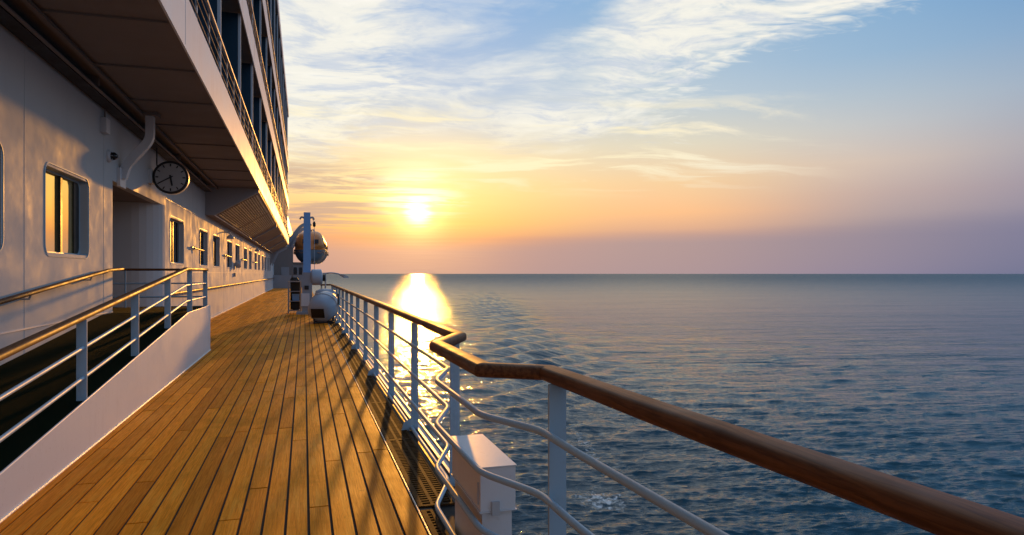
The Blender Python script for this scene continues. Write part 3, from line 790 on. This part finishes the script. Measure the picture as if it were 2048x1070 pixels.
box(FX-.06, FX, -6, YF, 16.3, 16.95).build('lip', 'fascia_paint', rf)

# ------------------------------------------------------------------ far end of the promenade
be = thing('end_bulkhead', 'grey bulkhead closing the far end of the promenade', 'bulkhead', (-2, 75, 0))
box(WX+.002, -1.25, 74.0, 74.2, -.01, 1.35).build('lower_panel', 'grey_paint', be)
box(WX+.002, -1.1, 76.0, 76.2, -.01, 4.3).build('panel', 'soffit_paint', be)
dd = box(-2.3, -1.5, 75.95, 76.0, .1, 2.2).build('door', 'grey_paint', be)
MB().tube([(-1.6, 75.93, 1.0), (-1.6, 75.93, 1.3)], .02, 6).build('handle', 'galvanised', dd)
for yy in (66.5, 70.5): MB().prism([(FX-.2, 4.3), (FX-1.6, 4.3), (FX-1.6, 2.2), (FX-1.4, 2.6), (FX-1.0, 3.5), (FX-.2, 3.95)], 'y', yy, yy+.12).build('bracket', 'grey_paint', be)
t = thing('far_deckhouse', 'grey deckhouse under the lifeboats at the end of the deck', 'deckhouse', (-.5, 80, 0))
far_house = t
box(-9, .1, 78.2, 124, -.01, 2.6).build('wall', 'grey_paint', t)
box(-9, .2, 78.0, 124, 2.6, 2.75).build('roof', 'soffit_paint', t)
for x in (-.9, -.35): box(x-.18, x+.18, 78.17, 78.2, 1.4, 2.2).build('window', 'dark_glass', t)

# lifeboats under their davits
def lifeboat(xc, y0, y1, z0, lab):
    t = thing('lifeboat', lab, 'lifeboat', (xc, (y0+y1)/2, z0), 'lifeboats hung from davits')
    W, Hh, L = 2.05, 1.85, y1-y0
    def sect(s):            # half breadth factor along the length
        return max(.03, (1-abs(2*s-1)**3.2))**.5
    S = [0, .015, .05, .1, .18, .3, .5, .7, .82, .9, .95, .985, 1]
    hullr, topr = [], []
    for s in S:
        w = W*sect(s); rise = .9*(abs(2*s-1)**3); yy = y0+L*s
        ring = []
        for a in range(0, 181, 15):
            c_, s_ = math.cos(R(a)), math.sin(R(a))
            ring.append((xc+w*math.copysign(abs(c_)**.75, c_), yy, z0+Hh-(Hh-rise*.6)*abs(s_)**1.3))
        hullr.append(ring)
        ring = []
        for a in range(0, 181, 15):
            c_, s_ = math.cos(R(a)), math.sin(R(a))
            ring.append((xc+w*.96*math.copysign(abs(c_)**.6, c_), yy+(.25-.5*s)*s_, z0+Hh+.01+2.55*sect(s)**.5*abs(s_)**.8))
        topr.append(ring)
    MB().rings(hullr).build('hull', 'boat_grey', t)
    MB().rings(topr).build('canopy', 'orange_gelcoat', t)
    belt = [(xc+(W+.03)*sect(s)*sg, y0+L*s, z0+Hh) for sg, seq in ((1, S), (-1, S[::-1])) for s in seq]
    MB().tube(belt+[belt[0]], .06, 8).build('fender_belt', 'orange_gelcoat', t)
    for s in (.25, .4, .6, .75):
        for sg in (-1, 1): box(xc+sg*W*.90, xc+sg*(W*.90+.10), y0+L*s-.3, y0+L*s+.3, z0+Hh+.45, z0+Hh+.95).build('window', 'dark_glass', t)
    MB().lathe([(.30, 0), (.30, .28), (.22, .34)], (xc, y0+L*.25, z0+Hh+2.25), 'z', 16).build('conning_tower', 'orange_gelcoat', t)
    for sg in (-1, 1):
        pts = [(xc+sg*(W+.06)*sect(q/40), y0+L*q/40, z0+Hh-.18-.30*abs(math.sin(q*.785))) for q in range(1, 40)]
        MB().tube(pts, .03, 5).build('lifeline', 'orange_gelcoat', t)
    for k in range(5):
        a = -.7+.35*k
        MB().tube([(xc+a*W*.75, y0+.45+.9*abs(a)**2, z0+Hh+.10), (xc+a*W*.62, y0+.75+.9*abs(a)**2, z0+Hh*.55), (xc+a*W*.35, y0+1.3, z0+.55)], .06, 5).build('skate', 'boat_grey' if k % 2 else 'black_metal', t)
    for a in (-.34, .34): box(xc+a*W-.28, xc+a*W+.28, y0+.02, y0+.5, z0+Hh+.75, z0+Hh+1.25).build('end_window', 'dark_glass', t)
    MB().tube([(xc+.35, y0+.3, z0+Hh+.1), (xc-.35, y0+.3, z0+Hh+.1)], .04, 6).build('grab_rail', 'galvanised', t)
lifeboat(.80, 90, 101, 2.75, 'orange canopied lifeboat with grey hull, hanging behind the blue crane post')
lifeboat(1.55, 106, 117, 2.95, 'second orange lifeboat beyond the first, hung farther outboard')
for yy, xo in ((91.4, .80), (99.6, .80), (107.4, 1.55), (115.6, 1.55)):
    box(-9, -1.9, 86, 124, 2.75, 8.5).build('upper_house', 'grey_paint', far_house) if yy == 91.4 else None
    t = thing('davit', 'curved grey davit arm at the %s end of the %s' % ('crane side' if yy in (91.4, 107.4) else 'far', 'nearer lifeboat' if xo < 1 else 'farther lifeboat'), 'davit', (-2.0, yy, 4.5), 'davits')
    pth = fillet([(-2.1, yy, 4.0), (-1.9, yy, 5.6), (-.3, yy, 7.7), (xo, yy, 8.0)], .8, 5)
    MB().rings(sweep_rings(pth, [(-.2, -.26), (.2, -.26), (.2, .26), (-.2, .26)]), smooth=False).build('arm', 'grey_paint', t)
    MB().lathe([(.14, -.06), (.14, .06)], (xo, yy, 7.75), 'y', 14).build('sheave', 'black_metal', t)
    MB().tube([(xo, yy, 7.7), (xo, yy, 6.6)], .04, 6).build('fall', 'black_metal', t)

# crane with winch
t = thing('deck_crane', 'pale blue square crane post on grey winch pedestal by the railing end', 'crane', (.1, 26.8, 0))
def taper(x0, x1, y0, y1, za, zb, k): 
    a = [(x0, y0, za), (x1, y0, za), (x1, y1, za), (x0, y1, za)]; xc = (x0+x1)/2; yc = (y0+y1)/2
    return MB().rings([a, [(xc+(p[0]-xc)*k, yc+(p[1]-yc)*k, zb) for p in a]], smooth=False)
taper(-.03, .25, 26.7, 26.98, 1.56, 3.80, .86).build('post', 'blue_paint', t)
box(-.01, .23, 26.72, 26.96, 3.80, 3.815).build('post_cap', 'blue_paint', t)
taper(-.08, .30, 26.6, 27.05, .0, 1.56, .92).build('pedestal', 'grey_paint', t)
box(-.27, .36, 26.5, 27.1, -.004, .10, ch=.02).build('base_plate', 'grey_paint', t)
box(-.10, .20, 26.56, 26.60, .30, .78).build('access_panel', 'white_paint', t)
box(.02, .17, 26.575, 26.60, .92, 1.07).build('vent', 'dark_slot', t)
MB().lathe([(.20, -.02), (.29, .0), (.30, .05), (.30, .33), (.28, .38), (.18, .40)], (.27, 26.8, 1.38), 'x', 24).build('winch_drum', 'drum_paint', t)
MB().lathe([(.10, 0), (.10, .10)], (.66, 26.8, 1.38), 'x', 14).build('motor', 'black_metal', t)
for sg in (-1, 1):
    MB().rings(sweep_rings(fillet([(.11+sg*.10, 26.84, 3.60), (.11+sg*.20, 26.84, 3.66), (.11+sg*.26, 26.84, 3.55)], .08, 3), [(-.02, -.03), (.02, -.03), (.02, .03), (-.02, .03)]), smooth=False).build('lug', 'grey_paint', t)
hk = MB().lathe([(.03, 0), (.055, .04), (.055, .14), (.03, .20)], (.37, 26.84, 3.28), 'z', 12).build('hook_block', 'black_metal', t)
MB().tube([(.37, 26.84, 3.28), (.38, 26.84, 1.65)], .010, 6).build('wire', 'galvanised', hk)
MB().tube([(.29, 26.84, 3.6), (.37, 26.84, 3.48)], .010, 6).build('wire', 'galvanised', t)

t = thing('gear_rack', 'open grey metal rack with shelves beside the crane pedestal', 'rack', (-.33, 27.4, 0))
for x in (-.56, -.12):
    for y in (27.2, 27.7): box(x-.025, x+.025, y-.025, y+.025, -.002, 1.22).build('upright', 'grey_paint', t)
for z in (.10, .45, .82, 1.20): box(-.58, -.10, 27.18, 27.72, z, z+.03).build('shelf', 'grey_paint', t)
box(-.58, -.555, 27.225, 27.675, .14, 1.19).build('side_panel', 'white_paint', t)
box(-.5, -.15, 27.66, 27.70, .14, 1.19).build('back_panel', 'black_metal', t)
for x, z, m_, nm, lb in ((-.30, .48, 'blue_paint', 'storage_tub', 'blue tub standing on the middle shelf of the grey rack'), (-.30, .13, 'black_metal', 'storage_tub', 'black tub standing on the bottom shelf of the grey rack')):
    q = taper(x-.12, x+.12, 27.3, 27.6, z+.001, z+.26, 1.12).build(nm, m_); tag(q, lb, 'tub')
t = thing('rope_coil', 'dark coiled rope lying on top of the grey rack', 'rope', (-.35, 27.45, 1.23))
MB().tube([(-.35+(.16-.001*k)*math.cos(k*.42), 27.45+(.16-.001*k)*math.sin(k*.42), 1.255+.0016*k) for k in range(70)], .022, 6).build('coil', 'black_metal', t)
# raft drum
t = thing('raft_canister', 'bulging white raft canister with black hatch on a low cradle', 'canister', (.58, 21.8, 0))
prof = [(.17, -.46), (.30, -.44), (.385, -.33), (.425, -.16), (.432, -.02), (.432, .02), (.425, .16), (.385, .33), (.30, .44), (.17, .46)]
def tilt(mb, c, ang, about='z', yaw=0):
    Mx = Matrix.Rotation(R(yaw), 4, 'Z') @ Matrix.Rotation(R(ang), 4, 'X')
    mb.v = [tuple(Mx @ (Vector(p)-Vector(c)) + Vector(c)) for p in mb.v]; return mb
cc = (.58, 21.8, .50)
bd = tilt(MB().lathe(prof, cc, 'y', 28), cc, 20, yaw=-20).build('shell', 'drum_paint', t)
tilt(MB().lathe([(.431, -.03), (.447, -.03), (.447, .03), (.431, .03)], cc, 'y', 28, caps=False), cc, 20, yaw=-20).build('seam_band', 'galvanised', bd)
tilt(box(.58-.24, .58+.16, 21.8-.475, 21.8-.40, .33, .62), cc, 20, yaw=-20).build('hatch', 'black_metal', bd)
for x in (.30, .86):
    MB().tube([(x, 21.45, .03), (x, 22.2, .03)], .028, 8).build('cradle_rail', 'black_metal', t)
    MB().tube([(x, 21.5, .03), (x, 21.6, .24)], .022, 8).build('cradle_leg', 'black_metal', t)
    MB().tube([(x, 22.15, .03), (x, 22.05, .24)], .022, 8).build('cradle_leg', 'black_metal', t)
MB().tube([(.30, 21.5, .03), (.86, 21.5, .03)], .025, 8).build('cradle_rail', 'black_metal', t)
MB().tube([(.30, 22.15, .03), (.86, 22.15, .03)], .025, 8).build('cradle_rail', 'black_metal', t)
# mushroom vent behind
t = thing('deck_vent', 'low white mushroom vent between canister and railing corner', 'vent', (.72, 24.6, 0))
MB().lathe([(.20, 0), (.20, .62)], (.72, 24.6, 0), 'z', 20).build('stack', 'drum_paint', t)
MB().lathe([(.24, .60), (.36, .62), (.37, .80), (.33, .92), (.18, .98), (.02, 1.0)], (.72, 24.6, 0), 'z', 24).build('cap', 'drum_paint', t)
# swing-out lamp at the rail end
t = thing('swing_lamp', 'slim grey swing arm lamp reaching outboard over the rail end', 'lamp', (.80, 27.6, 0))
MB().tube([(.80, 27.6, -.006), (.80, 27.6, 1.53)], .03, 8).build('pole', 'galvanised', t)
MB().tube(fillet([(.70, 27.6, 1.52), (1.05, 27.6, 1.55), (1.32, 27.6, 1.50), (1.38, 27.6, 1.44)], .1), .028, 8).build('arm', 'galvanised', t)
MB().rings([[(1.36+.0*k, 27.6+.05*a, 1.46+.03*b) for a, b in ((-1,-1),(1,-1),(1,1),(-1,1))] for k in (0,)] + [[(1.50, 27.6+.12*a, 1.41+.07*b) for a, b in ((-1,-1),(1,-1),(1,1),(-1,1))], [(1.68, 27.6+.08*a, 1.37+.02*b) for a, b in ((-1,-1),(1,-1),(1,1),(-1,1))]], smooth=False).build('head', 'galvanised', t)
MB().lathe([(.05, 0), (.09, .03), (.09, .22), (.05, .26)], (.72, 27.56, 1.22), 'z', 12).build('ballast_box', 'black_metal', t)
t = thing('marker_light', 'small black marker light clamped to the white railing', 'marker light', (.96, 20.8, .5))
box(.945, .982, 20.72, 20.86, .60, .86).build('body', 'black_metal', t)
MB().lathe([(.03, 0), (.03, .05), (.01, .07)], (.964, 20.79, .86), 'z', 10).build('lens', 'dark_glass', t)
